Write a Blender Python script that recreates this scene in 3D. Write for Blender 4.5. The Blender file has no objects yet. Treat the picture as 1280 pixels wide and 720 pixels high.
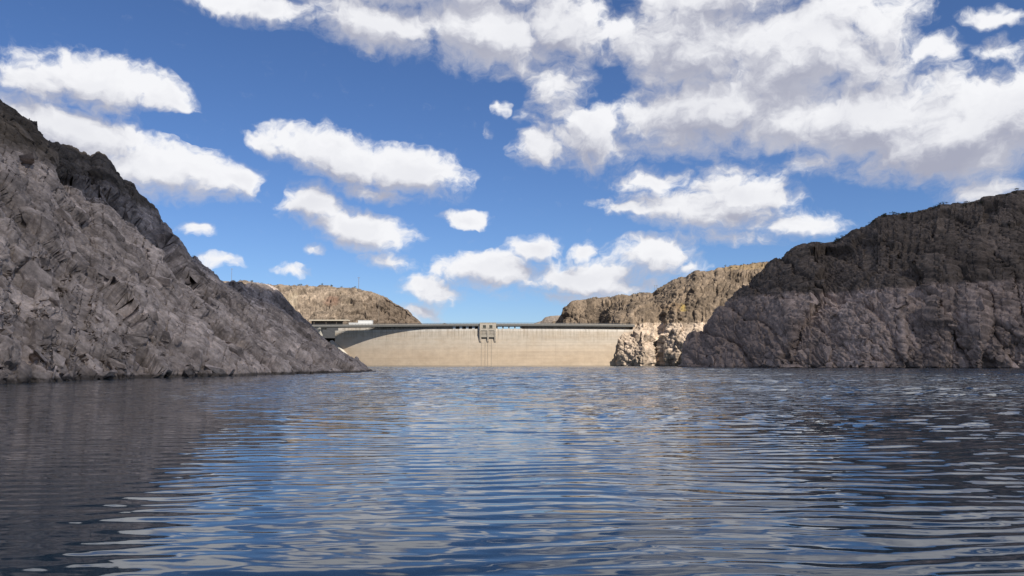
import bpy, bmesh, math, random
import numpy as np
from mathutils import Vector, Matrix

R_ = math.radians
scene = bpy.context.scene
COL = scene.collection
random.seed(7)
rng = np.random.default_rng(7)

# ------------------------------------------------------------------ camera, sky, sun, exposure
F_PX, CAM_H, HORIZON = 1005.0, 2.5, 454.5            # in pixels of the 1280 x 720 photograph
PITCH = math.atan((HORIZON - 360.0) / F_PX)
SUN_AZ, SUN_EL = 36.0, 44.0                           # degrees right of straight behind the camera, above horizon
SUN_DIR = Vector((math.sin(R_(SUN_AZ)) * math.cos(R_(SUN_EL)),
                  -math.cos(R_(SUN_AZ)) * math.cos(R_(SUN_EL)), math.sin(R_(SUN_EL))))
SKY_STRENGTH = 0.10
SUN_STRENGTH = 5.0
EXPOSURE = 0.62
WAVES = (.200, .045)                                    # height ranges of the two finest trains of ripples, m
CHOP = (.190, .077, .0410, .0130)                         # half heights of the trains that the mesh carries, m
SHELTER = .34

cam_d = bpy.data.cameras.new('camera')
cam_d.sensor_width = 36.0
cam_d.lens = 36.0 * F_PX / 1280.0
cam_d.clip_start, cam_d.clip_end = 0.1, 30000.0
cam = bpy.data.objects.new('camera', cam_d)
COL.objects.link(cam)
cam.location = (0, 0, CAM_H)
cam.rotation_euler = (R_(90) + PITCH, 0, 0)
scene.camera = cam


def ray(px, py):
    u, v = px - 640.0, 360.0 - py
    c, s = math.cos(PITCH), math.sin(PITCH)
    return u, F_PX * c - v * s, F_PX * s + v * c


def at(px, py, Y):
    x, y, z = ray(px, py)
    k = Y / y
    return np.array((x * k, Y, CAM_H + z * k))


def water_at(px, py):
    x, y, z = ray(px, py)
    k = -CAM_H / z
    return np.array((x * k, y * k, 0.0))


scene.render.engine = 'CYCLES'
scene.cycles.use_denoising = True
scene.cycles.max_bounces = 6
scene.cycles.diffuse_bounces = 2
scene.cycles.glossy_bounces = 3
scene.cycles.sample_clamp_indirect = 6.0
scene.view_settings.view_transform = 'Standard'
scene.view_settings.look = 'None'
scene.view_settings.gamma = 1.0
scene.view_settings.use_curve_mapping = False
scene.view_settings.exposure = EXPOSURE


class NT:
    """small helper for node trees"""
    def __init__(self, tree):
        self.t = tree
        self.n = tree.nodes
        self.l = tree.links

    def put(self, sock, val):
        if val is None:
            return
        if isinstance(val, bpy.types.NodeSocket):
            self.l.new(val, sock)
        else:
            sock.default_value = val

    def math(self, op, a, b=None, c=None, clamp=False):
        n = self.n.new('ShaderNodeMath'); n.operation = op; n.use_clamp = clamp
        self.put(n.inputs[0], a); self.put(n.inputs[1], b)
        if c is not None:
            self.put(n.inputs[2], c)
        return n.outputs[0]

    def vmath(self, op, a, b=None, scale=None):
        n = self.n.new('ShaderNodeVectorMath'); n.operation = op
        self.put(n.inputs[0], a); self.put(n.inputs[1], b)
        if scale is not None:
            self.put(n.inputs['Scale'], scale)
        return n.outputs['Value'] if op in ('LENGTH', 'DOT_PRODUCT') else n.outputs[0]

    def noise(self, vec, scale, detail=4, rough=0.5, out='Fac', lac=2.0, dist=0.0, dim='3D'):
        n = self.n.new('ShaderNodeTexNoise'); n.noise_dimensions = dim
        self.put(n.inputs['Vector'], vec)
        self.put(n.inputs['Scale'], scale); self.put(n.inputs['Detail'], detail)
        self.put(n.inputs['Roughness'], rough); self.put(n.inputs['Lacunarity'], lac)
        self.put(n.inputs['Distortion'], dist)
        return n.outputs[out]

    def voronoi(self, vec, scale, feature='F1', out='Distance', rand=1.0):
        n = self.n.new('ShaderNodeTexVoronoi'); n.feature = feature
        self.put(n.inputs['Vector'], vec); self.put(n.inputs['Scale'], scale)
        self.put(n.inputs['Randomness'], rand)
        return n.outputs[out]

    def smooth(self, v, a, b, lo=0.0, hi=1.0):
        n = self.n.new('ShaderNodeMapRange'); n.interpolation_type = 'SMOOTHSTEP'
        self.put(n.inputs['Value'], v)
        self.put(n.inputs['From Min'], a); self.put(n.inputs['From Max'], b)
        self.put(n.inputs['To Min'], lo); self.put(n.inputs['To Max'], hi)
        return n.outputs[0]

    def mix(self, fac, a, b, blend='MIX'):
        n = self.n.new('ShaderNodeMix'); n.data_type = 'RGBA'; n.blend_type = blend
        n.clamp_factor = True
        self.put(n.inputs[0], fac)
        for s, v in ((n.inputs[6], a), (n.inputs[7], b)):
            if not isinstance(v, bpy.types.NodeSocket) and len(v) == 3:
                v = (*v, 1.0)
            self.put(s, v)
        return n.outputs[2]

    def mapping(self, vec, loc=(0, 0, 0), rot=(0, 0, 0), scale=(1, 1, 1), typ='POINT'):
        n = self.n.new('ShaderNodeMapping'); n.vector_type = typ
        self.put(n.inputs['Vector'], vec)
        n.inputs['Location'].default_value = loc
        n.inputs['Rotation'].default_value = rot
        n.inputs['Scale'].default_value = scale
        return n.outputs[0]

    def sep(self, vec):
        n = self.n.new('ShaderNodeSeparateXYZ'); self.put(n.inputs[0], vec)
        return n.outputs

    def comb(self, x=0.0, y=0.0, z=0.0):
        n = self.n.new('ShaderNodeCombineXYZ')
        self.put(n.inputs[0], x); self.put(n.inputs[1], y); self.put(n.inputs[2], z)
        return n.outputs[0]


# --- world: Nishita sky with scattered cumulus, at fixed bearings and heights
world = bpy.data.worlds.new('World')
scene.world = world
world.use_nodes = True
world.cycles.sampling_method = 'MANUAL'
world.cycles.sample_map_resolution = 512
wt = NT(world.node_tree)
wt.n.clear()
# (x, y, half width, half height, tilt in degrees clockwise, weight) measured in the photograph, turned into bearings below
CLOUDS = [
    (128, 104, 112, 42, 4, 1.0), (50, 108, 70, 34, 0, .8), (200, 122, 48, 26, 14, .8),
    (110, 178, 140, 44, 14, 1.0), (205, 212, 125, 40, 7, 1.1), (295, 224, 60, 24, 0, .9), (40, 150, 90, 40, 7, .8),
    (430, 200, 120, 36, 12, 1.0), (510, 216, 100, 40, 4, 1.1), (330, 180, 60, 13, 12, .7), (420, 178, 60, 24, 10, .9), (470, 240, 80, 20, 10, .7),
    (388, 256, 66, 32, 14, 1.0), (446, 288, 92, 32, 14, 1.0), (490, 330, 44, 15, 7, .75), (398, 316, 18, 10, 0, .6),
    (583, 274, 46, 15, 8, .8),
    (241, 286, 34, 13, 0, .7), (360, 338, 34, 12, 0, .42), (275, 324, 32, 12, 0, .35),
    (610, 338, 96, 30, 2, 1.0), (668, 312, 42, 24, 0, .9), (545, 364, 54, 24, 8, .8), (725, 345, 140, 32, 2, .95), (815, 325, 84, 34, 2, .95),
    (855, 338, 44, 11, 0, .7), (695, 368, 90, 16, 0, .6), (532, 392, 40, 15, 4, .65), (730, 314, 28, 19, 0, .7), (780, 358, 110, 22, 0, .65),
    (895, 266, 150, 34, 4, 1.0), (935, 246, 86, 34, 4, 1.0), (785, 260, 70, 16, 8, .7), (1000, 282, 70, 24, 0, .8), (820, 226, 70, 24, 0, .55), (910, 300, 120, 18, 0, .55),
    (672, 190, 40, 32, 20, .85), (617, 158, 12, 12, 0, .45), (633, 130, 18, 18, 0, .5), (460, 68, 20, 16, 0, .45),
    (330, 8, 140, 26, 0, .9), (470, 30, 170, 44, 8, 1.0), (610, 42, 140, 62, 10, 1.15), (700, 30, 110, 60, 7, 1.0), (540, -20, 300, 50, 0, 1.0),
    (742, 165, 76, 62, 14, .95), (700, 105, 74, 74, 7, .8), (1010, 200, 150, 28, 0, .6), (850, 175, 130, 30, 0, .7), (860, 60, 170, 90, 6, 1.1), (880, 140, 180, 62, 2, 1.1), (1010, 80, 150, 100, 20, 1.2),
    (1090, 150, 170, 76, 14, 1.2), (1200, 160, 150, 72, 10, 1.2), (1290, 150, 120, 80, 0, 1.1), (900, -10, 190, 50, 0, 1.0),
    (760, 40, 120, 40, 0, .7), (1120, 190, 90, 38, 0, .8), (1240, 236, 70, 20, -6, .6), (980, 150, 130, 55, 0, 1.0),
    (1240, 20, 44, 14, 7, .5), (1262, 62, 50, 26, 0, .5), (1165, 60, 46, 26, 0, .5), (1090, 30, 90, 50, 14, .8),
]
GAPS = [(772, 86, 36, 36, 0, .42), (690, 78, 34, 30, 0, .25), (725, 105, 60, 34, 10, .25), (784, 2, 34, 12, 0, .35), (1030, 108, 40, 22, 0, .5),
        (640, 112, 40, 30, 0, .3), (240, 158, 90, 18, 14, .55), (345, 236, 44, 20, 14, .7), (960, 200, 60, 14, 0, .3)]


def bearing(px, py):
    x, y, z = ray(px, py)
    return math.atan2(x, y), math.atan2(z, math.hypot(x, y))


grp = bpy.data.node_groups.new('cloud_field', 'ShaderNodeTree')
for nm in ('Vector', 'Warp'):
    grp.interface.new_socket(nm, in_out='INPUT', socket_type='NodeSocketVector')
grp.interface.new_socket('Density', in_out='OUTPUT', socket_type='NodeSocketFloat')
g = NT(grp)
gi = g.n.new('NodeGroupInput'); go = g.n.new('NodeGroupOutput')
p0 = gi.outputs[0]
pw = g.vmath('ADD', p0, gi.outputs[1])
TILTS = (0, 7, 14)
ROT = {}
for tl in TILTS:                                          # the plane of bearings turned by a few fixed angles
    c_, s_ = math.cos(R_(tl)), math.sin(R_(tl))
    ROT[tl] = pw if tl == 0 else g.comb(g.vmath('DOT_PRODUCT', pw, (c_, -s_, 0)), g.vmath('DOT_PRODUCT', pw, (s_, c_, 0)), 0.0)


def ellipse(px, py, rx, ry, tilt):
    tl = min(TILTS, key=lambda q: abs(q - tilt))
    a, e = bearing(px, py)
    c_, s_ = math.cos(R_(tl)), math.sin(R_(tl))
    u0, v0 = a * c_ - e * s_, a * s_ + e * c_
    ku, kv = F_PX / (rx * 1.04), F_PX / (ry * 1.06)
    n = g.n.new('ShaderNodeVectorMath'); n.operation = 'MULTIPLY_ADD'
    g.l.new(ROT[tl], n.inputs[0])
    n.inputs[1].default_value = (ku, kv, 0)
    n.inputs[2].default_value = (-u0 * ku, -v0 * kv, 0)
    m = g.n.new('ShaderNodeTexGradient'); m.gradient_type = 'SPHERICAL'
    g.l.new(n.outputs[0], m.inputs[0])
    return m.outputs['Fac']


acc = None
for (cx, cy, rx, ry, ti, w) in CLOUDS:
    e = g.math('MULTIPLY', ellipse(cx, cy, rx, ry, ti), w)
    acc = e if acc is None else g.math('SMOOTH_MAX', acc, e, 0.03)
for (cx, cy, rx, ry, ti, w) in GAPS:
    acc = g.math('SUBTRACT', acc, g.math('MULTIPLY', ellipse(cx, cy, rx, ry, ti), w))
# the same kind of cloud all round, beyond the bearings measured in the photograph
ge = g.sep(p0)
fld = g.noise(g.vmath('MULTIPLY', p0, (1.0, 2.2, 1.0)), 2.6, 2, 0.5, dim='2D')
fld = g.smooth(fld, 0.44, 0.72, 0.0, 0.9)
out_a = g.smooth(g.math('ABSOLUTE', ge[0]), 0.60, 0.85)
out_e = g.smooth(ge[1], 0.46, 0.66)
fld = g.math('MULTIPLY', fld, g.math('MAXIMUM', out_a, out_e))
acc = g.math('MAXIMUM', acc, fld)
pn = g.vmath('MULTIPLY', pw, (1.0, 1.45, 1.0))
n1 = g.noise(pn, 14.0, 8, 0.62, dim='2D')
bil = g.math('ABSOLUTE', g.math('SUBTRACT', g.noise(pn, 27.0, 4, 0.55, dim='2D'), 0.5))
bil = g.math('SUBTRACT', 0.10, bil)
dn = g.math('ADD', acc, g.math('MULTIPLY', g.math('SUBTRACT', n1, 0.5), 1.0))
dn = g.math('ADD', dn, g.math('MULTIPLY', bil, 0.45))
dn = g.math('MULTIPLY', dn, g.smooth(acc, 0.03, 0.13))
g.l.new(dn, go.inputs[0])

tc = wt.n.new('ShaderNodeTexCoord')
dx, dy, dz = wt.sep(tc.outputs['Generated'])
az = wt.math('ARCTAN2', dx, dy)
el = wt.math('ARCSINE', dz)
pv = wt.comb(az, el, 0.0)


warp = wt.noise(pv, 8.0, 2, 0.6, out='Color', dim='2D')
warp = wt.vmath('MULTIPLY', wt.vmath('SUBTRACT', warp, (0.5, 0.5, 0.5)), (0.040, 0.028, 0.0))
warp2 = wt.noise(pv, 42.0, 2, 0.6, out='Color', dim='2D')
warp2 = wt.vmath('MULTIPLY', wt.vmath('SUBTRACT', warp2, (0.5, 0.5, 0.5)), (0.020, 0.014, 0.0))
warp = wt.vmath('ADD', warp, warp2)


def field(vec):
    n = wt.n.new('ShaderNodeGroup'); n.node_tree = grp
    wt.l.new(vec, n.inputs[0]); wt.l.new(warp, n.inputs[1])
    return n.outputs[0]


d0 = field(pv)
d1 = field(wt.vmath('ADD', pv, wt.comb(0.008, 0.024, wt.math('MULTIPLY', d0, 1e-6))))     # a little towards the sun's side of the cloud
rag = wt.noise(wt.vmath('MULTIPLY', wt.vmath('ADD', pv, warp), (1, 1.3, 1)), 48.0, 5, 0.62, dim='2D')
thick = wt.smooth(d0, 0.25, 1.0)
lit = wt.smooth(wt.math('SUBTRACT', d0, d1), -0.26, 0.38)
# billowing tops have a crisp edge, undersides fray out
alpha = wt.smooth(wt.math('ADD', d0, wt.math('MULTIPLY', wt.math('SUBTRACT', rag, 0.5), 0.50)), 0.05, wt.math('SUBTRACT', 0.80, wt.math('MULTIPLY', lit, 0.30)))
sky = wt.n.new('ShaderNodeTexSky')
sky.sky_type = 'NISHITA'
sky.sun_disc = False
sky.sun_elevation = R_(SUN_EL)
sky.sun_rotation = R_(180.0 - SUN_AZ)
sky.altitude = 1300.0
sky.air_density = 1.0
sky.dust_density = 0.6
sky.ozone_density = 2.5
CS = 1.0 / SKY_STRENGTH
bright = (0.600 * CS, 0.603 * CS, 0.622 * CS)
grey = (0.255 * CS, 0.265 * CS, 0.330 * CS)
soft = wt.noise(wt.vmath('MULTIPLY', pv, (1, 1.8, 1)), 7.0, 4, 0.55, dim='2D')
litness = wt.math('ADD', wt.math('MULTIPLY', lit, 0.85), wt.math('MULTIPLY', wt.math('SUBTRACT', soft, 0.5), 0.45))
litness = wt.math('ADD', litness, wt.math('MULTIPLY', wt.math('SUBTRACT', 1.0, thick), 0.26), clamp=True)
ccol = wt.mix(litness, grey, bright)
hs = wt.n.new('ShaderNodeHueSaturation')                   # the photograph's camera renders the blue deeper
hs.inputs['Saturation'].default_value = 1.06
hs.inputs['Value'].default_value = 0.66
wt.l.new(sky.outputs[0], hs.inputs['Color'])
skyb = wt.mix(1.0, hs.outputs[0], (0.70, 0.83, 1.07), 'MULTIPLY')
skyc = wt.mix(alpha, skyb, ccol)
bg = wt.n.new('ShaderNodeBackground')
wt.l.new(skyc, bg.inputs['Color'])
bg.inputs['Strength'].default_value = SKY_STRENGTH
wo = wt.n.new('ShaderNodeOutputWorld')
wt.l.new(bg.outputs[0], wo.inputs[0])

sun_d = bpy.data.lights.new('sun', 'SUN')
sun_d.energy = SUN_STRENGTH
sun_d.angle = R_(0.53)
sun_d.color = (1.0, 0.95, 0.86)
sun = bpy.data.objects.new('sun', sun_d)
COL.objects.link(sun)
sun.rotation_euler = SUN_DIR.to_track_quat('Z', 'Y').to_euler()
sun.location = SUN_DIR * 400

# ------------------------------------------------------------------ helpers: objects


def tag(o, label=None, cat=None, group=None, kind=None):
    if label: o['label'] = label
    if cat: o['category'] = cat
    if group: o['group'] = group
    if kind: o['kind'] = kind
    return o


def link(name, me, mat=None, parent=None, loc=None):
    o = bpy.data.objects.new(name, me)
    COL.objects.link(o)
    if mat is not None and me is not None and not me.materials:
        me.materials.append(mat)
    if parent is not None:
        o.parent = parent
    if loc is not None:
        o.location = loc
    return o


def empty(name, loc=(0, 0, 0)):
    o = bpy.data.objects.new(name, None)
    o.empty_display_size = 1.0
    COL.objects.link(o)
    o.location = loc
    return o


class MB:
    """collects boxes and prisms into one mesh"""
    def __init__(self):
        self.v, self.f = [], []

    def hexa(self, pts):                                  # 8 points: bottom ring of four, top ring of four
        b = len(self.v); self.v += [tuple(map(float, p)) for p in pts]
        self.f += [tuple(b + i for i in q) for q in
                   ((3, 2, 1, 0), (4, 5, 6, 7), (0, 1, 5, 4), (1, 2, 6, 5), (2, 3, 7, 6), (3, 0, 4, 7))]
        return self

    def box(self, x0, x1, y0, y1, z0, z1):
        return self.hexa([(x0, y0, z0), (x1, y0, z0), (x1, y1, z0), (x0, y1, z0),
                          (x0, y0, z1), (x1, y0, z1), (x1, y1, z1), (x0, y1, z1)])

    def tube(self, a, b, r0, r1=None, n=8):
        a, b = Vector(a), Vector(b); r1 = r0 if r1 is None else r1
        q = (b - a).to_track_quat('Z', 'Y'); base = len(self.v)
        for p, r in ((a, r0), (b, r1)):
            for i in range(n):
                t = 2 * math.pi * i / n
                self.v.append(tuple(p + q @ Vector((r * math.cos(t), r * math.sin(t), 0))))
        for i in range(n):
            j = (i + 1) % n
            self.f.append((base + i, base + j, base + n + j, base + n + i))
        self.f.append(tuple(base + i for i in reversed(range(n))))
        self.f.append(tuple(base + n + i for i in range(n)))
        return self

    def mesh(self, name):
        me = bpy.data.meshes.new(name)
        me.from_pydata(self.v, [], self.f)
        me.update()
        return me

    def build(self, name, mat, parent=None, loc=None, bevel=0.0):
        me = self.mesh(name)
        if bevel:
            bm = bmesh.new(); bm.from_mesh(me)
            bmesh.ops.bevel(bm, geom=bm.edges[:], offset=bevel, segments=1, affect='EDGES')
            bm.to_mesh(me); bm.free()
        return link(name, me, mat, parent, loc)


# ------------------------------------------------------------------ helpers: noise in numpy
def h3(ix, iy, iz, seed):
    h = (ix.astype(np.int64) * 374761393 + iy.astype(np.int64) * 668265263 + iz.astype(np.int64) * 2147483647 + seed * 1274126177) & 0xFFFFFFFF
    h = ((h ^ (h >> 13)) * 1274126177) & 0xFFFFFFFF
    h = ((h ^ (h >> 16)) * 2246822519) & 0xFFFFFFFF
    return (h ^ (h >> 15)) & 0xFFFFFFFF


def hf(h, k):
    h = ((h + k * 2654435769) * 2246822519) & 0xFFFFFFFF
    h = ((h ^ (h >> 13)) * 3266489917) & 0xFFFFFFFF
    return ((h ^ (h >> 16)) & 0xFFFFFF).astype(np.float32) / float(0xFFFFFF)


def vnoise(P, seed):
    I = np.floor(P); Fr = P - I
    W = (Fr * Fr * Fr * (Fr * (Fr * 6 - 15) + 10)).astype(np.float32)
    I = I.astype(np.int64)
    out = np.zeros(len(P), np.float32)
    for a in (0, 1):
        wx = W[:, 0] if a else 1 - W[:, 0]
        for b in (0, 1):
            wy = W[:, 1] if b else 1 - W[:, 1]
            for c in (0, 1):
                wz = W[:, 2] if c else 1 - W[:, 2]
                out += wx * wy * wz * hf(h3(I[:, 0] + a, I[:, 1] + b, I[:, 2] + c, seed), 1)
    return out * 2 - 1


def fbm(P, seed, octv=4, gain=0.5):
    o = np.zeros(len(P), np.float32); a = 1.0
    for k in range(octv):
        o += a * vnoise(P * (2.03 ** k) + 17.3 * k, seed + k); a *= gain
    return o


def facets(Q, seed, tilt=0.9):
    """fractured blocks: per-cell offset with its own plane; also distance to the crack and a random tone"""
    I = np.floor(Q).astype(np.int64)
    n = len(Q)
    f1 = np.full(n, 9.0, np.float32); f2 = np.full(n, 9.0, np.float32)
    hid = np.zeros(n, np.int64); rel = np.zeros((n, 3), np.float32)
    for a in (-1, 0, 1):
        for b in (-1, 0, 1):
            for c in (-1, 0, 1):
                h = h3(I[:, 0] + a, I[:, 1] + b, I[:, 2] + c, seed)
                d = np.empty((n, 3), np.float32)
                d[:, 0] = Q[:, 0] - (I[:, 0] + a + hf(h, 1))
                d[:, 1] = Q[:, 1] - (I[:, 1] + b + hf(h, 2))
                d[:, 2] = Q[:, 2] - (I[:, 2] + c + hf(h, 3))
                r = np.sqrt((d * d).sum(1))
                m = r < f1
                f2 = np.where(m, f1, np.minimum(f2, r))
                f1 = np.where(m, r, f1)
                hid = np.where(m, h, hid)
                rel[m] = d[m]
    off = hf(hid, 5) * 2 - 1
    pl = (rel[:, 0] * (hf(hid, 6) - .5) + rel[:, 1] * (hf(hid, 7) - .5) + rel[:, 2] * (hf(hid, 8) - .5)) * 2 * tilt
    return off * 0.55 + pl, f2 - f1, hf(hid, 9)


def slabs(P, e, nm, L, T, seed, saw=1.0):
    """overlapping slabs of bedded rock, long along e: each has its own offset and lean, with a ledge at its edge"""
    e = np.array(e, float); e /= np.linalg.norm(e)
    nm = np.array(nm, float); nm -= e * nm.dot(e); nm /= np.linalg.norm(nm)
    bx = np.cross(e, nm)
    sc = P @ e; bc = P @ bx
    w1 = fbm(P / (T * 5.0), seed + 31, 2); w2 = fbm(P / (T * 1.7), seed + 37, 2)
    bb = bc / T + w1 * .8 + w2 * .22
    row = np.floor(bb); fb = bb - row
    z0 = np.zeros_like(row)
    rh = h3(row, z0 + 7, z0, seed)
    ss = sc / (L * (.6 + .9 * hf(rh, 2))) + hf(rh, 1) * 13 + w2 * .18 + (hf(rh, 4) - .5) * .7 * fb
    col = np.floor(ss); fs = ss - col
    h = h3(row, col, z0 + 3, seed)
    off = hf(h, 1) * 2 - 1
    d = .45 * off + saw * (fb - .5) * (1.5 * hf(h, 2) - 1.15) + (fs - .5) * (hf(h, 3) - .5) * .4
    edge = np.minimum(np.minimum(fb, 1 - fb), .05 + np.minimum(fs, 1 - fs) * L / T)
    return d.astype(np.float32), edge.astype(np.float32), hf(h, 5)


def frame_to(e):
    """rows: unit axes with the first along e"""
    e = np.array(e, float); e /= np.linalg.norm(e)
    a = np.cross(e, (0, 0, 1.0)); a /= np.linalg.norm(a)
    b = np.cross(e, a)
    return np.stack((e, a, b))


# ------------------------------------------------------------------ materials
MATS = {}


def new_mat(name):
    m = bpy.data.materials.new(name); m.use_nodes = True
    t = NT(m.node_tree); t.n.clear()
    out = t.n.new('ShaderNodeOutputMaterial')
    b = t.n.new('ShaderNodeBsdfPrincipled')
    t.l.new(b.outputs[0], out.inputs[0])
    MATS[name] = m
    return m, t, b


def wpos(t):
    n = t.n.new('ShaderNodeNewGeometry')
    return n.outputs['Position']


def bump(t, b, h, strength, dist):
    n = t.n.new('ShaderNodeBump'); n.inputs['Strength'].default_value = strength
    n.inputs['Distance'].default_value = dist
    t.l.new(h, n.inputs['Height']); t.l.new(n.outputs[0], b.inputs['Normal'])


def rock_mat(name, pale, pale2, dark, dark2, ring, scale=1.0, ring_soft=1.5, grain=0.5, dipvec=None, patch=None, ring_noise=4.0):
    """weathered rock: bleached below the old high-water line, dark desert varnish above it"""
    m, t, b = new_mat(name)
    P = wpos(t)
    at_ = t.n.new('ShaderNodeAttribute'); at_.attribute_name = 'tone'
    tone = at_.outputs['Fac']
    z = t.sep(P)[2]
    big = t.noise(P, 0.035 * scale, 3, 0.6)
    mid = t.noise(P, 0.22 * scale, 4, 0.65)
    fine = t.noise(P, 1.6 * scale, 4, 0.7)
    if dipvec is not None:
        fr = frame_to(dipvec)
        q = t.comb(t.math('MULTIPLY', t.vmath('DOT_PRODUCT', P, tuple(fr[0])), 0.18),
                   t.vmath('DOT_PRODUCT', P, tuple(fr[1])), t.vmath('DOT_PRODUCT', P, tuple(fr[2])))
        streak = t.noise(q, 0.9 * scale, 4, 0.7)
    else:
        streak = t.noise(t.vmath('MULTIPLY', P, (1, 1, 0.3)), 0.8 * scale, 4, 0.7)
    c1 = t.mix(t.smooth(mid, .35, .68), pale, pale2)
    c2 = t.mix(t.smooth(mid, .35, .68), dark, dark2)
    zz = t.math('ADD', z, t.math('MULTIPLY', t.math('SUBTRACT', big, .5), ring_noise * 2.2))
    zz = t.math('ADD', zz, t.math('MULTIPLY', t.math('SUBTRACT', mid, .5), ring_noise * 0.9))
    up = t.smooth(zz, ring - ring_soft, ring + ring_soft)
    wet = t.smooth(t.math('ADD', z, t.math('MULTIPLY', mid, -1.1)), .25, -.15)      # damp band at the waterline
    c = t.mix(up, c1, c2)
    v = t.math('ADD', t.math('MULTIPLY', tone, 1.4), 0.3)
    v = t.math('MULTIPLY', v, t.smooth(streak, .30, .70, .66, 1.28))
    v = t.math('MULTIPLY', v, t.smooth(fine, .25, .75, .78, 1.22))
    v = t.math('MULTIPLY', v, t.smooth(big, .3, .7, .86, 1.14))
    c = t.mix(1.0, c, t.comb(v, v, v), 'MULTIPLY')
    c = t.mix(t.math('MULTIPLY', wet, .75), c, (.035, .030, .026))
    if patch is not None:  # stains of the rock, and on the right cliff painted shade
        for (pos, rad, col) in patch:
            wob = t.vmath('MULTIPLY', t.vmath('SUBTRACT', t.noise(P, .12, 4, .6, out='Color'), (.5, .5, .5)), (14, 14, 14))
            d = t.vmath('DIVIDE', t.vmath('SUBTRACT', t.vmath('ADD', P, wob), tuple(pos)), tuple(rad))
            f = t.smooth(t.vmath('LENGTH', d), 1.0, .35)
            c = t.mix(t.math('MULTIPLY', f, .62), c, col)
    t.l.new(c, b.inputs['Base Color'])
    b.inputs['Roughness'].default_value = 0.92
    b.inputs['Specular IOR Level'].default_value = 0.2
    hgt = t.math('ADD', t.math('MULTIPLY', streak, .8), t.math('MULTIPLY', fine, .7))
    bump(t, b, hgt, grain, 0.5 / scale)
    return m


DIP = (0.75, 0.18, -0.64)
m_left = rock_mat('rock_left', (.450, .368, .312), (.250, .204, .173), (.145, .114, .086), (.105, .083, .063), 47.5, 1.0, 3.0, .25, DIP, ring_noise=6.0)
m_right = rock_mat('rock_right', (.41, .308, .250), (.255, .194, .158), (.145, .110, .085), (.098, .076, .060), 47.5, .55, 1.8, .3, ring_noise=4.2, patch=[(at(905, 430, 545), (52, 90, 60), (.20, .150, .124))])  # brown patch puts the shade of the cliff's left end into its colour
m_far = rock_mat('rock_distant', (.16, .13, .105), (.13, .105, .085), (.15, .122, .10), (.12, .098, .08), 43.5, .2, 4.0, .3)
m_farL = rock_mat('rock_far_left', (0.288, 0.223, 0.155), (0.238, 0.180, 0.126), (0.259, 0.198, 0.133), (0.209, 0.155, 0.108), 30.0, .5, 3.0, .8)


def plain(name, col, rough=.8, var=.15, scale=.6, metal=0.0, bmp=0.0):
    m, t, b = new_mat(name)
    P = wpos(t)
    n = t.noise(P, scale, 6, .65)
    v = t.smooth(n, .25, .75, 1 - var, 1 + var)
    t.l.new(t.mix(1.0, (*col, 1), t.comb(v, v, v), 'MULTIPLY'), b.inputs['Base Color'])
    b.inputs['Roughness'].default_value = rough
    b.inputs['Metallic'].default_value = metal
    if bmp:
        bump(t, b, t.noise(P, scale * 6, 5, .6), bmp, .1)
    return m


m_white = plain('white_plaster', (0.576, 0.569, 0.547), .7, .06)
m_pier = plain('pale_concrete', (0.360, 0.331, 0.281), .85, .15)
m_grey = plain('grey_concrete', (.105, .100, .092), .85, .15)
m_tan = plain('tan_concrete', (0.331, 0.288, 0.230), .85, .12)
m_dark = plain('dark_steel', (.045, .045, .048), .5, .2)
m_glass = plain('dark_glass', (.055, .055, .040), .25, .2)
m_rail = plain('grey_rail', (.07, .072, .075), .5, .1)
m_beige = plain('beige_roof', (0.446, 0.389, 0.302), .8, .08)
m_brown = plain('brown_wall', (.11, .085, .065), .8, .2)
m_wood = plain('weathered_wood', (.17, .14, .11), .9, .2)
m_rust = plain('rusty_steel', (.25, .19, .13), .8, .2)
m_asph = plain('asphalt', (.055, .055, .057), .9, .2)
m_car = plain('grey_car_paint', (.20, .21, .23), .3, .03)
m_rub = plain('black_rubber', (.02, .02, .02), .8, .1)
m_leaf = plain('scrub_leaf', (.060, .062, .032), .8, .35, 3.0)
m_stem = plain('scrub_stem', (.10, .08, .06), .9, .2, 3.0)

# dam concrete: pale with lift lines, tan deposits lower down and run-off streaks below the crest
DAM_XC, DAM_YC, DAM_R = 0.0, 1220.0, 420.0
m_dam, t, b = new_mat('dam_concrete')
P = wpos(t)
px_, py_, pz_ = t.sep(P)
ang = t.math('ARCTAN2', t.math('SUBTRACT', px_, DAM_XC), t.math('SUBTRACT', DAM_YC, py_))
arc = t.math('MULTIPLY', ang, DAM_R)
flat = t.comb(arc, 0.0, pz_)
lifts = t.noise(t.mapping(flat, scale=(.004, 1, .55)), 1.0, 5, .75)
wide = t.noise(t.mapping(flat, scale=(.02, 1, .10)), 1.0, 4, .6)
drip = t.noise(t.mapping(flat, scale=(.55, 1, .035)), 1.0, 5, .75)
blot = t.noise(t.mapping(flat, scale=(.12, 1, .16)), 1.0, 6, .7)
hz = t.math('ADD', pz_, t.math('MULTIPLY', t.math('SUBTRACT', wide, .5), 10.0))
c = t.mix(t.smooth(hz, 30.0, 8.0), (0.424, 0.363, 0.293), (0.408, 0.317, 0.228))
c = t.mix(t.smooth(pz_, 34.0, 35.6), c, (0.503, 0.458, 0.401))
st = t.math('MULTIPLY', t.smooth(drip, .45, .68), t.smooth(t.math('ADD', pz_, t.math('MULTIPLY', t.math('SUBTRACT', drip, .5), 22.0)), 24.0, 33.0))
c = t.mix(t.math('MULTIPLY', st, .7), c, (0.194, 0.162, 0.122))
pat = t.smooth(t.noise(t.mapping(flat, scale=(.03, 1, .09)), 1.0, 5, .7), .42, .70)
c = t.mix(t.math('MULTIPLY', pat, .45), c, (0.331, 0.248, 0.169))
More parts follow.
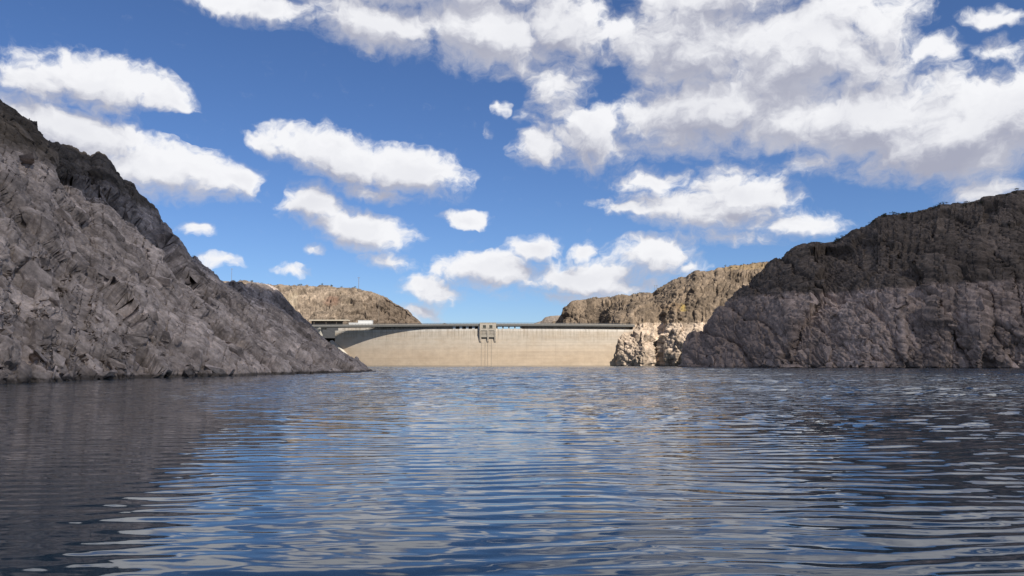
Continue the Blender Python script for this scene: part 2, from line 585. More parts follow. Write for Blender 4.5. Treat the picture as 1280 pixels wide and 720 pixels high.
vj = t.math('ABSOLUTE', t.math('SUBTRACT', t.math('FRACT', t.math('DIVIDE', arc, 14.5)), .5))
c = t.mix(t.math('MULTIPLY', t.smooth(vj, .489, .499), .4), c, (0.194, 0.162, 0.122))
v = t.math('MULTIPLY', t.smooth(lifts, .28, .72, .92, 1.07), t.smooth(blot, .25, .75, .90, 1.10))
c = t.mix(1.0, c, t.comb(v, v, v), 'MULTIPLY')
low = t.smooth(t.math('ADD', pz_, t.math('MULTIPLY', t.math('SUBTRACT', blot, .5), 1.2)), 1.4, .5)
c = t.mix(t.math('MULTIPLY', low, .3), c, (.19, .16, .12))
t.l.new(c, b.inputs['Base Color'])
b.inputs['Roughness'].default_value = .9
b.inputs['Specular IOR Level'].default_value = .25
bump(t, b, t.math('ADD', lifts, t.math('MULTIPLY', blot, .5)), .35, .35)

# water: wave height as a node group, sampled three times to give its true slope at any distance
wg = bpy.data.node_groups.new('wave_height', 'ShaderNodeTree')
wg.interface.new_socket('Vector', in_out='INPUT', socket_type='NodeSocketVector')
wg.interface.new_socket('Height', in_out='OUTPUT', socket_type='NodeSocketFloat')
g = NT(wg)
gi = g.n.new('NodeGroupInput'); go = g.n.new('NodeGroupOutput')
p0 = gi.outputs[0]


def turned(ang, kx, ky):
    c_, s_ = math.cos(ang), math.sin(ang)
    return g.comb(g.vmath('DOT_PRODUCT', p0, (c_ * kx, s_ * kx, 0)), g.vmath('DOT_PRODUCT', p0, (-s_ * ky, c_ * ky, 0)), 0.0)


hh = None
for (ang, kx, ky, sc_, det, am) in ((.10, .33, 1.0, 1.3, 1, WAVES[0]), (-.28, .45, 1.0, 3.2, 1, WAVES[1])):
    w_ = g.math('MULTIPLY', g.noise(turned(ang, kx, ky), sc_, det, .45, dim='2D'), am)
    hh = w_ if hh is None else g.math('ADD', hh, w_)
g.l.new(hh, go.inputs[0])

m_water, t, b = new_mat('lake_water')
P = wpos(t)
wx, wy, wz = t.sep(P)
b.inputs['Base Color'].default_value = (.020, .044, .066, 1)
b.inputs['Roughness'].default_value = .03
b.inputs['IOR'].default_value = 1.333
gust = t.noise(t.vmath('MULTIPLY', P, (.35, 1, 1)), .03, 2, .55, dim='2D')
shel = t.smooth(t.math('ADD', wx, t.math('MULTIPLY', wy, .30)), -8.0, 26.0, SHELTER, 1.0)      # lee of the left cliff
amp = t.math('MULTIPLY', shel, t.smooth(gust, .3, .7, .7, 1.25))
warpw = t.vmath('MULTIPLY', t.vmath('SUBTRACT', t.noise(P, .3, 1, .5, out='Color', dim='2D'), (.5, .5, .5)), (1.6, 1.1, 0))
Pw = t.vmath('ADD', P, warpw)


def height(off):
    n = t.n.new('ShaderNodeGroup'); n.node_tree = wg
    t.l.new(t.vmath('ADD', Pw, off), n.inputs[0])
    return n.outputs[0]


DL = .03
ha, hx, hy = height((0, 0, 0)), height((DL, 0, 0)), height((0, DL, 0))
kk = t.math('MULTIPLY', amp, -1.0 / DL)
far = t.smooth(wy, 30.0, 62.0, .12, 1.0)                 # close by, the mesh itself carries these ripples
kk = t.math('MULTIPLY', kk, far)
nx = t.math('MULTIPLY', t.math('SUBTRACT', hx, ha), kk)
ny = t.math('MULTIPLY', t.math('SUBTRACT', hy, ha), kk)
geo = t.n.new('ShaderNodeNewGeometry')
t.l.new(t.vmath('NORMALIZE', t.vmath('ADD', geo.outputs['Normal'], t.comb(nx, ny, 0.0))), b.inputs['Normal'])

# ------------------------------------------------------------------ terrain
def grid_obj(name, V, nu, nv, tone, mat):
    me = bpy.data.meshes.new(name)
    idx = np.arange(nu * nv).reshape(nu, nv)
    q = np.stack((idx[:-1, :-1], idx[1:, :-1], idx[1:, 1:], idx[:-1, 1:]), -1).reshape(-1, 4)
    me.vertices.add(nu * nv); me.vertices.foreach_set('co', V.reshape(-1).astype(np.float32))
    me.loops.add(q.size); me.loops.foreach_set('vertex_index', q.reshape(-1).astype(np.int32))
    me.polygons.add(len(q)); me.polygons.foreach_set('loop_start', np.arange(0, q.size, 4, dtype=np.int32))
    a = me.attributes.new('tone', 'FLOAT', 'POINT'); a.data.foreach_set('value', tone.astype(np.float32))
    me.update(); me.validate()
    o = link(name, me, mat)
    o['kind'] = 'structure'
    return o


def normals(G):
    du = np.gradient(G, axis=0); dv = np.gradient(G, axis=1)
    n = np.cross(du, dv); n /= np.linalg.norm(n, axis=2, keepdims=True) + 1e-9
    return n


def cliff(name, us, S, R, nv, mat, p, layers, back, seed, nback=14, under=4, low=None, skyfade=.25, cw=.26, nose=25.0):
    """loft from the shoreline S(u) up to the skyline R(u) with a fractured surface, then on over the top"""
    nu = len(us)
    t = np.linspace(0, 1, nv)
    G = np.zeros((nu, under + nv + nback, 3))
    for k in range(under):                                # below the water
        w = (under - k) / under
        d = (S - R) * np.array((1, 1, 0)); d /= np.linalg.norm(d, axis=1, keepdims=True) + 1e-6
        G[:, k] = S + d * 5.0 * w + np.array((0, 0, -6.0 * w)) - np.array((0, 0, .0))
    q = t ** p
    for k in range(nv):
        G[:, under + k, :2] = S[:, :2] + (R[:, :2] - S[:, :2]) * q[k]
        G[:, under + k, 2] = S[:, 2] + (R[:, 2] - S[:, 2]) * t[k]
    for k in range(nback):
        w = ((k + 1) / nback) ** 1.7
        G[:, under + nv + k] = R + back * w
    N = normals(G)
    if np.mean(N[:, :, 2]) < 0:
        N = -N
    Pf = G.reshape(-1, 3); Nf = N.reshape(-1, 3)
    tone = np.zeros(len(Pf), np.float32); disp = np.zeros(len(Pf), np.float32); tw = 0
    wob = np.stack([fbm(Pf * .06, seed + 50 + i, 3) for i in range(3)], 1)
    for lay in layers:
        if lay[0] == 'slab':
            _, L, T, amp, e, nm, crack, wgt = lay
            o, ed, tn = slabs(Pf, e, nm, L, T, seed)
            seed += 11
            disp += amp * o - crack * np.exp(-(ed / max(.06, cw / T)) ** 2)
            tone += tn * wgt; tw += wgt
            continue
        (size, amp, st, e, crack, tilt, wgt) = lay
        fr = frame_to(e)
        Q = (Pf + wob * size * .13) @ fr.T / size
        Q[:, 0] /= st
        o, ed, tn = facets(Q.astype(np.float32), seed, tilt)
        seed += 11
        disp += amp * o - crack * np.exp(-(ed / max(.045, cw / size)) ** 2)
        tone += tn * wgt; tw += wgt
    if low:
        for (size, amp) in low:
            disp += amp * fbm(Pf / size, seed + 3, 3); seed += 5
    tone = tone / max(tw, 1e-6)
    # keep the measured outline: the relief fades towards the skyline and towards the tip of a spur
    tt = np.concatenate((np.zeros(under), t, np.ones(nback)))
    fade = 1 - (1 - skyfade) * np.clip((tt - .82) / .18, 0, 1) ** 2
    size_col = np.clip(np.linalg.norm(R - S, axis=1) / nose, .06, 1)
    F_ = (size_col[:, None] * fade[None, :]).reshape(-1)
    V = Pf + Nf * (disp * F_)[:, None]
    o = grid_obj(name, V, nu, under + nv + nback, tone, mat)
    Vg = V.reshape(nu, -1, 3)
    return o, Vg, normals(Vg) * (1 if np.mean(normals(Vg)[:, :, 2]) > 0 else -1)


def interp(us, pts):
    k = np.array([p[0] for p in pts], float)
    return np.stack([np.interp(us, k, [p[1][i] for p in pts]) for i in range(3)], 1)


def cols(pts, us, jag=0.0, seed=0, fq=.05):
    return interp(us, pts)


# --- left cliff
shore = [(-293, (-66, 68, 0)), (-120, (-63.5, 83, 0))] + [(u, water_at(u, y)) for u, y in
        ((0, 480), (50, 477.6), (100, 475.6), (165, 473.6), (265, 470.6), (330, 468.6), (400, 467), (440, 465.8), (470, 464.3))]
SKY_L = [(0, 132, 196), (20, 141, 206), (40, 152, 215), (47, 153, 217), (49, 163, 217), (60, 170, 222), (80, 178, 230), (95, 182, 235), (113, 196, 238),
         (117, 195, 238), (122, 193, 239), (130, 196, 240), (138, 206, 241), (148, 222, 242), (153, 229, 242), (158, 227, 242), (165, 231, 243), (167, 241, 243),
         (176, 247, 244), (186, 253, 245), (195, 264, 245), (203, 277, 246), (212, 284, 247), (222, 300, 248), (232, 311, 249), (246, 322, 250), (258, 334, 251),
         (270, 344, 252), (284, 351.5, 256), (300, 352, 285), (322, 355, 305), (345, 357.5, 316), (356, 369, 318), (370, 385, 317), (388, 404, 314), (402, 420, 312), (416, 434, 306), (430, 445, 298),
         (445, 454, 284), (458, 461.5, 268), (470, 464.0, 254)]
ridge = [(-293, (-150, 118, 82)), (-120, (-138, 160, 76))] + [(u, at(u, y, Y)) for u, y, Y in SKY_L]
us = np.concatenate((np.linspace(-293, -20, 60, endpoint=False), np.linspace(-20, 470, 760)))
S = interp(us, shore); Rr = interp(us, ridge)
# ragged shoreline and skyline
jag = fbm(np.stack((us * .06, us * 0, us * 0), 1), 91, 4)
S[:, 0] += jag * 1.2 * np.clip((470 - us) / 80, 0, 1)
Rr[:, 2] += (fbm(np.stack((us * .13, us * 0 + 5, us * 0), 1), 95, 4) * 0.8) * np.clip((470 - us) / 150, 0, 1)
back = np.stack((-70 + us * 0, 45 + us * 0, -14 + us * 0), 1)
NM_L = (.72, -.05, .69)
L_LAY = [(34, 4.0, 1.3, DIP, .2, .8, .5), ('slab', 44, 8.5, 2.7, DIP, NM_L, 2.2, 1.2), (10.0, .8, 1.6, DIP, .9, .9, .8), ('slab', 14, 3.3, .62, DIP, NM_L, 1.25, 1.0),
         (3.4, .24, 1.6, DIP, .4, .9, .7), ('slab', 5.0, 1.3, .14, DIP, NM_L, .4, .8)]
left_cliff, VL, NL = cliff('left_cliff', us, S, Rr, 460, m_left, 1.05, L_LAY, back, 21, low=[(45, 2.0)], nose=75.0)
tag(left_cliff, kind='structure')

# --- right cliff
SKY_R = [(846, 459.0, 585), (856, 455, 588), (860, 446, 590), (864, 430, 592), (869, 419, 594), (880, 414, 596), (892, 402, 598), (905, 387, 600), (925, 370, 600), (945, 353, 598), (965, 335, 596),
         (978, 325, 592), (990, 318, 586), (1005, 308, 578), (1020, 304, 572), (1035, 303, 568), (1050, 297, 562), (1065, 289, 556), (1080, 284, 550), (1092, 275, 546), (1101, 269, 544), (1130, 267, 536),
         (1160, 258, 528), (1200, 251, 518), (1240, 244, 508), (1290, 238, 496)]
shore = [(846, water_at(846, 458.8) * np.array((1, 1, 0)))] + [(u, at(u, 458, Y) * np.array((1, 1, 0))) for u, Y in ((856, 575), (870, 560), (900, 535), (950, 505), (1000, 480), (1080, 455), (1180, 430), (1290, 408))]
shore[0] = (846, at(846, 458, 584) * np.array((1, 1, 0)))
shore += [(1400, (318, 340, 0)), (1520, (342, 220, 0)), (1640, (352, 60, 0)), (1700, (350, -80, 0))]
ridge = [(u, at(u, y, Y)) for u, y, Y in SKY_R] + [(1400, (430, 400, 122)), (1520, (455, 240, 125)), (1640, (465, 60, 120)), (1700, (465, -80, 120))]
us = np.concatenate((np.linspace(846, 1290, 560, endpoint=False), np.linspace(1290, 1700, 60)))
S = interp(us, shore); Rr = interp(us, ridge)
jag = fbm(np.stack((us * .05, us * 0, us * 0), 1), 191, 4)
S[:, 1] += jag * 4 * np.clip((us - 850) / 60, 0, 1)
Rr[:, 2] += fbm(np.stack((us * .11, us * 0 + 5, us * 0), 1), 195, 4) * 1.3 * np.clip((us - 850) / 100, 0, 1)
back = np.stack((120 + us * 0, 90 + us * 0, 22 + us * 0), 1)
V_ = (.05, .12, -1.0)
ER, NM_R = (.62, .25, -.74), (-.6, -.5, .6)
R_LAY = [(70, 8.0, 1.4, (.7, 0, -.7), .6, 1.0, .5), ('slab', 70, 24, 3.4, ER, NM_R, 2.4, .9), (17, 1.1, 1.6, (.6, .1, -.8), .7, 1.1, .9), ('slab', 18, 5.5, .7, ER, NM_R, 1.0, .8),
         (5.5, .42, 1.6, (.6, .1, -.6), .5, 1.2, .6), ('slab', 7, 2.2, .32, ER, NM_R, .6, .5)]
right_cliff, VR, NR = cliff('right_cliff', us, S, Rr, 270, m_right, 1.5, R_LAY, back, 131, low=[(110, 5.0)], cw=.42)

# --- hill and buttress behind the right end of the dam
SKY_FR = [(688, 403.5, 985), (694, 402, 985), (698, 395, 985), (706, 384, 985), (715, 377.5, 985), (735, 374.5, 985), (760, 372, 985), (790, 367.5, 980), (818, 365, 970), (826, 359, 960), (834, 353, 950), (843, 347, 940),
          (856, 345.5, 935), (860, 343, 930), (866, 339.5, 925), (885, 338, 920), (905, 334.5, 930), (930, 330, 945), (955, 327.5, 960), (985, 325, 980), (1040, 318, 1000)]
shore = [(u, at(u, 458, Y) * np.array((1, 1, 0))) for u, Y in ((688, 935), (745, 920), (757, 850), (762, 822), (768, 806), (776, 796), (790, 786), (804, 778), (818, 786), (823, 800), (828, 800), (832, 784), (845, 772), (880, 765), (1040, 760))]
ridge = [(u, at(u, y, Y)) for u, y, Y in SKY_FR]
us = np.linspace(688, 1040, 420)
S = interp(us, shore); Rr = interp(us, ridge)
Rr[:, 2] += fbm(np.stack((us * .14, us * 0 + 5, us * 0), 1), 295, 4) * 1.5
back = np.stack((30 + us * 0, 160 + us * 0, 12 + us * 0), 1)
EF, NM_F = (-.28, .1, -.95), (-.1, -.9, .4)
FR_LAY = [(42, 6.0, 1.6, (-.25, 0, -1), 1.0, .9, .4), ('slab', 34, 11, 3.0, EF, NM_F, 2.2, 1.0), (11, 1.4, 1.6, (.5, .1, -.9), 1.1, 1.0, 1.0), ('slab', 10, 4.2, 1.1, (.55, .1, -.8), NM_F, .8, .8), (3.2, .7, 1.5, V_, .4, 1.0, .7)]
yel = at(846, 389, 850)
m_farR2 = rock_mat('rock_far_right_stained', (.385, .300, .226), (.285, .222, .166), (.170, .127, .089), (.112, .084, .060), 43.5, .5, 1.0, .35,
                   patch=[(at(838, 388, 850), (13, 60, 9), (.170, .110, .060)), (yel, (3.6, 60, 10), (.46, .32, .07)), (at(940, 335, 935), (60, 80, 10), (.238, .166, .086))])
far_right, VFR, NFR = cliff('right_hill', us, S, Rr, 190, m_farR2, 2.3, FR_LAY, back, 331, low=[(60, 5.0)], cw=.7)

# --- hill behind the left end of the dam
SKY_FL = [(200, 351, 1010), (285, 351, 1000), (320, 354, 995), (345, 355.5, 990), (400, 357, 985), (440, 360.5, 980), (452, 363, 978), (465, 366, 975), (480, 371.5, 972), (495, 379, 968), (502, 383, 966), (510, 388, 964), (518, 395.5, 962), (524, 401, 960), (534, 412, 958)]
shore = [(200, at(200, 458, 860)), (395, at(395, 458, 872)), (430, at(430, 458, 882)), (440, at(440, 458, 905)), (460, at(460, 458, 915)), (534, at(534, 458, 920))]
shore = [(u, p * np.array((1, 1, 0))) for u, p in shore]
ridge = [(u, at(u, y, Y)) for u, y, Y in SKY_FL]
us = np.linspace(200, 534, 400)
S = interp(us, shore); Rr = interp(us, ridge)
Rr[:, 2] += fbm(np.stack((us * .14, us * 0 + 5, us * 0), 1), 395, 4) * .9
back = np.stack((-20 + us * 0, 160 + us * 0, 6 + us * 0), 1)
FL_LAY = [(40, 6.0, 1.6, (.6, 0, -.8), .5, .9, .4), ('slab', 26, 9, 3.6, (-.7, .2, -.6), (0, -.8, .6), 3.0, .8), (12, 3.8, 1.6, (.6, .1, -.8), 1.1, 1.0, 1.0), (6.0, 1.2, 1.5, (-.6, .1, -.8), .8, 1.0, 1.0), (2.8, .6, 1.4, V_, .4, 1.0, .8)]
m_farL2 = rock_mat('rock_far_left_stained', (0.182, 0.145, 0.112), (0.149, 0.119, 0.092), (0.196, 0.152, 0.112), (0.146, 0.112, 0.084), 30.0, .5, 3.0, .35,
                   patch=[(at(502, 390, 950), (62, 220, 52), (0.090, 0.066, 0.048)), (at(415, 376, 960), (14, 120, 9), (0.187, 0.112, 0.079)), (at(365, 378, 960), (10, 120, 20), (0.288, 0.238, 0.173))])
far_left, VFL, NFL = cliff('left_hill', us, S, Rr, 150, m_farL2, 1.35, FL_LAY, back, 431, low=[(50, 3.0)], cw=.7)

# --- a low far ridge seen over the crest of the dam
us = np.linspace(660, 760, 60)
S = interp(us, [(660, at(660, 455, 2300) * np.array((1, 1, 0))), (760, at(760, 455, 2300) * np.array((1, 1, 0)))])
Rr = interp(us, [(u, at(u, y, 2400)) for u, y in ((660, 407), (676, 402), (681, 396.5), (690, 394.5), (705, 394), (760, 392))])
far_ridge, _, _ = cliff('distant_hill', us, S, Rr, 40, m_far, 1.0, [(40, 6, 1.5, V_, 1, .9, 1.0)], np.stack((us * 0, 300 + us * 0, us * 0 - 20), 1), 551)

# --- water and lake bed
rows = [1.0]
while rows[-1] < 905:
    rows.append(rows[-1] + min(.58, max(.055, rows[-1] ** 2 / (F_PX * CAM_H) * .7)))
rows = np.array(rows); tans = np.linspace(-.92, .92, 310)
WY = np.repeat(rows[:, None], len(tans), 1); WX = (rows[:, None] + 14.0) * tans[None, :]
Wf = np.stack((WX.ravel(), WY.ravel(), np.zeros(WX.size)), 1)
warp_ = np.stack((fbm(Wf * .12, 801, 2), fbm(Wf * .12 + 40, 802, 2)), 1)


def train(ang, lx, ly, seed, reg=.5):
    """ripples with crests about lx long and ly apart: part irregular, part running in step"""
    c_, s_ = math.cos(ang), math.sin(ang)
    x = Wf[:, 0] + warp_[:, 0] * lx * .3; y = Wf[:, 1] + warp_[:, 1] * ly * .9
    u_, v_ = x * c_ + y * s_, -x * s_ + y * c_
    z_ = Wf[:, 2] + 3.5
    irr = vnoise(np.stack((u_ / (lx * .5), v_ / (ly * .5), z_), 1), seed)
    ph = vnoise(np.stack((u_ / (lx * .8), v_ / (ly * 2.2), z_), 1), seed + 40)
    en = .55 + .45 * vnoise(np.stack((u_ / (lx * 1.3), v_ / (ly * 4), z_), 1), seed + 41)
    return (1 - reg) * irr + reg * np.sin(2 * math.pi * v_ / ly + 3.4 * ph) * en


yy = Wf[:, 1]
sm = lambda v, a_, b_: (lambda q: q * q * (3 - 2 * q))(np.clip((v - a_) / (b_ - a_), 0, 1))
lee = SHELTER + (1 - SHELTER) * sm(Wf[:, 0] + .30 * yy, -8, 22) + .45 * sm(Wf[:, 0] - .10 * yy, -3, 30)
gust_ = .8 + .35 * vnoise(np.stack((Wf[:, 0] * .02, yy * .05, Wf[:, 2]), 1), 811)
WZ = CHOP[0] * (.12 + .88 * sm(yy, 30, 90)) * train(.06, 7.5, 3.4, 821, .35) + CHOP[1] * (.32 + .68 * sm(yy, 14, 40)) * (1 - .8 * sm(yy, 110, 220)) * train(-.14, 3.2, 1.5, 822, .4) \
    + (1 - sm(yy, 34, 62)) * (CHOP[2] * train(.10, 2.0, .72, 823, .58) + CHOP[3] * train(-.25, .85, .34, 824, .3))
rim_ = (1 - sm(np.abs(np.tile(tans, len(rows))), .84, .92)) * sm(yy, 1.0, 2.5) * (1 - sm(yy, 860, 900))
WZ = WZ * lee * gust_ * rim_
Wf[:, 2] = WZ
water = grid_obj('water', Wf.reshape(len(rows), len(tans), 3), len(rows), len(tans), WZ * 0, m_water)
water.data.polygons.foreach_set('use_smooth', [True] * len(water.data.polygons))
# the rest of the lake, out of the boat's view, joined to the edges of that sheet
ya, yb = float(rows[0]), float(rows[-1])
xa, xb = (ya + 14.0) * .92, (yb + 14.0) * .92
me = bpy.data.meshes.new('lake')
me.from_pydata([(-xa, ya, 0), (-xb, yb, 0), (-1600, yb, 0), (-1600, ya, 0), (xa, ya, 0), (1600, ya, 0), (1600, yb, 0), (xb, yb, 0), (-1600, -3000, 0), (1600, -3000, 0)], [],
               [(3, 0, 1, 2), (4, 5, 6, 7), (8, 9, 5, 4, 0, 3)])
link('lake', me, m_water)['kind'] = 'structure'
me = bpy.data.meshes.new('ground')
me.from_pydata([(-9000, -9000, -12), (9000, -9000, -12), (9000, 12000, -12), (-9000, 12000, -12)], [], [(0, 1, 2, 3)])
link('ground', me, m_farL)['kind'] = 'structure'

# ------------------------------------------------------------------ loose and jutting rocks on the cliffs
def rock_mesh(seed, flat=.5, n=16):
    r = random.Random(seed)
    bm = bmesh.new()
    for _ in range(n):
        v = Vector((r.gauss(0, 1), r.gauss(0, 1), r.gauss(0, 1))).normalized()
        v = Vector((max(-.72, min(.72, v.x)), max(-.66, min(.66, v.y)), max(-.62, min(.62, v.z))))
        bm.verts.new((v.x * 1.5, v.y, v.z * flat))
    res = bmesh.ops.convex_hull(bm, input=bm.verts[:])
    bmesh.ops.delete(bm, geom=list({e for e in res['geom_unused'] + res['geom_interior'] if isinstance(e, bmesh.types.BMVert)}), context='VERTS')
    me = bpy.data.meshes.new('rock')
    bm.to_mesh(me); bm.free()
    tn = r.uniform(.3, .7)
    a = me.attributes.new('tone', 'FLOAT', 'POINT'); a.data.foreach_set('value', [tn] * len(me.vertices))
    return me


def scatter(parent, Vg, Ng, mat, count, size, e, seed, u_rng, v_rng, flats=(.35, .5, .7), sink=.25):
    r = random.Random(seed)
    meshes = [rock_mesh(seed * 100 + i, flats[i % len(flats)]) for i in range(14)]
    for m_ in meshes:
        m_.materials.append(mat)
    for k in range(count):
        i = int(r.uniform(*u_rng)); j = int(v_rng[0] + (v_rng[1] - v_rng[0]) * r.random() ** 1.25)
        p, n = Vector(Vg[i, j]), Vector(Ng[i, j])
        if p.z < -.5 or n.length < .5:
            continue
        d = Vector(e); d = (d - n * d.dot(n)).normalized()
        y = n.cross(d)
        M = Matrix((d, y, n)).transposed()
        M = M @ Matrix.Rotation(r.gauss(0, .45), 3, 'Z') @ Matrix.Rotation(r.gauss(0, .22), 3, 'Y') @ Matrix.Rotation(r.gauss(0, .25), 3, 'X')
        s = size[0] * (size[1] / size[0]) ** (r.random() ** 1.8)
        o = link('rock', meshes[r.randrange(14)], None, parent)
        o.matrix_world = Matrix.Translation(p - n * s * sink * .5) @ M.to_4x4() @ Matrix.Diagonal((s * r.uniform(.8, 1.5), s, s * r.uniform(.7, 1.1), 1))


scatter(left_cliff, VL, NL, m_left, 245, (.7, 3.0), DIP, 3, (70, 780), (5, 400), sink=.45)
scatter(left_cliff, VL, NL, m_left, 50, (.4, 1.5), DIP, 13, (70, 790), (3, 9), sink=.2)
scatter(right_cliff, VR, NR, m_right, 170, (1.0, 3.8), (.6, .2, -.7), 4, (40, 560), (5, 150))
scatter(far_right, VFR, NFR, m_farR2, 70, (1.2, 3.6), (.3, 0, -1), 5, (95, 240), (4, 90))

# ------------------------------------------------------------------ the dam
dam = tag(empty('dam', (DAM_XC, DAM_YC - DAM_R, 0)), 'pale concrete arch dam with road deck along its crest across the gorge', 'dam')
D0 = Vector(dam.location)
inv = Matrix.Translation(-D0)


def dpt(th, rad, z):
    """point on the dam in its own axes; th in degrees from the centre line, positive to the right"""
    a = R_(th)
    return (rad * math.sin(a), DAM_R - rad * math.cos(a), z)


def th_of(px, Yg=830.0):
    """bearing on the arch of a column in the photograph"""
    k = (px - 640.0) / (F_PX * math.cos(PITCH))
    for _ in range(8):
        x = k * Yg
        Yg = DAM_YC - math.sqrt(DAM_R ** 2 - (x - DAM_XC) ** 2)
    return math.degrees(math.asin((k * Yg - DAM_XC) / DAM_R))


TH_TAN = -9.5                                            # left of here the road runs on straight while the wall curves away below it


def dev(th):
    return (DAM_R + 1.7) / math.cos(R_(min(th, TH_TAN) - TH_TAN)) - (DAM_R + 1.7)


def ring_mesh(ths, prof, closed=True, road=False):
    """sweep a radial profile [(rad, z)...] along the arch"""
    v, f = [], []
    n = len(prof)
    for th in ths:
        d = dev(th) if road else 0.0
        v += [dpt(th, r + d, z) for r, z in prof]
    for i in range(len(ths) - 1):
        for j in range(n if closed else n - 1):
            k = (j + 1) % n
            f.append((i * n + j, i * n + k, (i + 1) * n + k, (i + 1) * n + j))
    if closed:
        f.append(tuple(range(n))); f.append(tuple((len(ths) - 1) * n + j for j in reversed(range(n))))
    me = bpy.data.meshes.new('part'); me.from_pydata(v, [], f); me.update()
    bm = bmesh.new(); bm.from_mesh(me); bmesh.ops.recalc_face_normals(bm, faces=bm.faces[:]); bm.to_mesh(me); bm.free()
    return me


TH_L, TH_R = th_of(420), th_of(792)
Z_CREST, Z_DECK0, Z_DECK1, Z_PAR = 36.9, 39.7, 41.6, 42.7
# the wall, one lift of concrete at a time, with a shallow joint between lifts
ths = np.linspace(TH_L, TH_R, 130)
lift_h = 3.3
zs = [-8.0] + [Z_CREST - lift_h * k for k in range(11, -1, -1)]
wall = link('arch_wall', ring_mesh(ths, [(DAM_R - .35, -9), (DAM_R - .35, Z_CREST - .3), (DAM_R - 9, Z_CREST - .3), (DAM_R - 16, -9)]), m_dam, dam)
for k in range(len(zs) - 1):
    z0, z1 = zs[k] + .02, zs[k + 1] - .02
    rr = DAM_R + random.uniform(-.02, .02)
    o = link('concrete_lift', ring_mesh(ths, [(rr, z0), (rr, z1), (DAM_R - .8, z1), (DAM_R - .8, z0)]), m_dam, wall)
# upper strip of wall set back under the deck, left and right of the spillway bays
B0, B1, B2, B3 = th_of(567), th_of(600.5), th_of(620), th_of(652)
for a, c in ((TH_L, B0), (B3, TH_R)):
    link('crest_wall', ring_mesh(np.linspace(a, c, 60), [(DAM_R - 5.0, Z_CREST - .5), (DAM_R - 5.0, Z_DECK0 + .1), (DAM_R - 8, Z_DECK0 + .1), (DAM_R - 8, Z_CREST - .5)]), m_dam, dam)
# road deck with solid edge beam, upstream parapet and rail
T_END = th_of(393)
td = np.linspace(T_END, TH_R, 160)
deck = link('road_deck', ring_mesh(td, [(DAM_R + 1.7, Z_DECK0), (DAM_R + 1.7, Z_DECK1), (DAM_R - 10.5, Z_DECK1), (DAM_R - 10.5, Z_DECK0), (DAM_R - 9.5, Z_DECK0 - .3), (DAM_R - .5, Z_DECK0 - .02)], road=True), m_grey, dam)
link('kerb', ring_mesh(td, [(DAM_R + 1.05, Z_DECK1 - .1), (DAM_R + 1.05, Z_DECK1 + .35), (DAM_R + .35, Z_DECK1 + .35), (DAM_R + .35, Z_DECK1 - .1)], road=True), m_pier, deck)
rail = link('railing', ring_mesh(td, [(DAM_R + .80, Z_PAR), (DAM_R + .80, Z_PAR + .28), (DAM_R + .55, Z_PAR + .28), (DAM_R + .55, Z_PAR)], road=True), m_rail, dam)
link('railing', ring_mesh(td, [(DAM_R - 10.0, Z_PAR), (DAM_R - 10.0, Z_PAR + .25), (DAM_R - 10.2, Z_PAR + .25), (DAM_R - 10.2, Z_PAR)], road=True), m_rail, dam)
link('railing_rail', ring_mesh(td, [(DAM_R + .78, Z_DECK1 + .62), (DAM_R + .78, Z_DECK1 + .76), (DAM_R + .62, Z_DECK1 + .76), (DAM_R + .62, Z_DECK1 + .62)], road=True), m_rail, rail)
pm = MB().box(-.09, .09, -.09, .09, 0, Z_PAR - Z_DECK1).mesh('railing_post'); pm.materials.append(m_rail)
for th in np.arange(T_END + .2, TH_R, .46):
    o = link('railing_post', pm, None, rail, dpt(th, DAM_R + .68 + dev(th), Z_DECK1 + .02)); o.rotation_euler.z = R_(th)


def local_box(th, w, r0, r1, z0, z1, mb=None):
    """box at bearing th, w metres wide, between radii r0 (downstream) and r1 (upstream)"""
    mb = mb or MB()
    a = math.degrees(w / 2 / DAM_R)
    pts = []
    for z in (z0, z1):
        pts += [dpt(th - a, r1, z), dpt(th + a, r1, z), dpt(th + a, r0, z), dpt(th - a, r0, z)]
    return mb.hexa(pts)


# spillway bays: piers between sill and deck; the bays left of the gatehouse are closed by dark gates
for px in (568, 576.3, 584.2, 592, 599.3):
    local_box(th_of(px), 2.5, DAM_R - 8.5, DAM_R - .15, Z_CREST - .2, Z_DECK0 + .02).build('pier', m_white, dam)
for px in (572.1, 580.3, 588.1, 595.7):
    local_box(th_of(px), 4.2, DAM_R - 6.0, DAM_R - 5.5, Z_CREST - .2, Z_DECK0 + .02).build('spillway_gate', m_dark, dam)
for px in (621, 628.6, 636.1, 643.6, 651):
    local_box(th_of(px), 1.3, DAM_R - 6.0, DAM_R - .15, Z_CREST - .2, Z_DECK0 + .02).build('pier', m_pier, dam)

# gatehouse with two windows, standing proud on three brackets
gh = th_of(610.3)
hw = 8.0
house = MB()


def P2(x, out, z):
    """point relative to the gatehouse: x metres along the arch, out metres upstream of the face"""
    return dpt(gh + math.degrees(x / DAM_R), DAM_R + out, z)


body = MB()
# upper wall with two openings: built from strips
cols_x = [(-hw, -5.0), (-1.9, 1.4), (4.5, hw)]
wins = [(-5.0, -1.9), (1.4, 4.5)]
zw0, zw1 = 37.6, 40.4


def slab(mb, x0, x1, z0, z1, o0, o1, o0t=None, o1t=None):
    o0t = o0 if o0t is None else o0t; o1t = o1 if o1t is None else o1t
    mb.hexa([P2(x0, o1, z0), P2(x1, o1, z0), P2(x1, o0, z0), P2(x0, o0, z0), P2(x0, o1t, z1), P2(x1, o1t, z1), P2(x1, o0t, z1), P2(x0, o0t, z1)])
    return mb


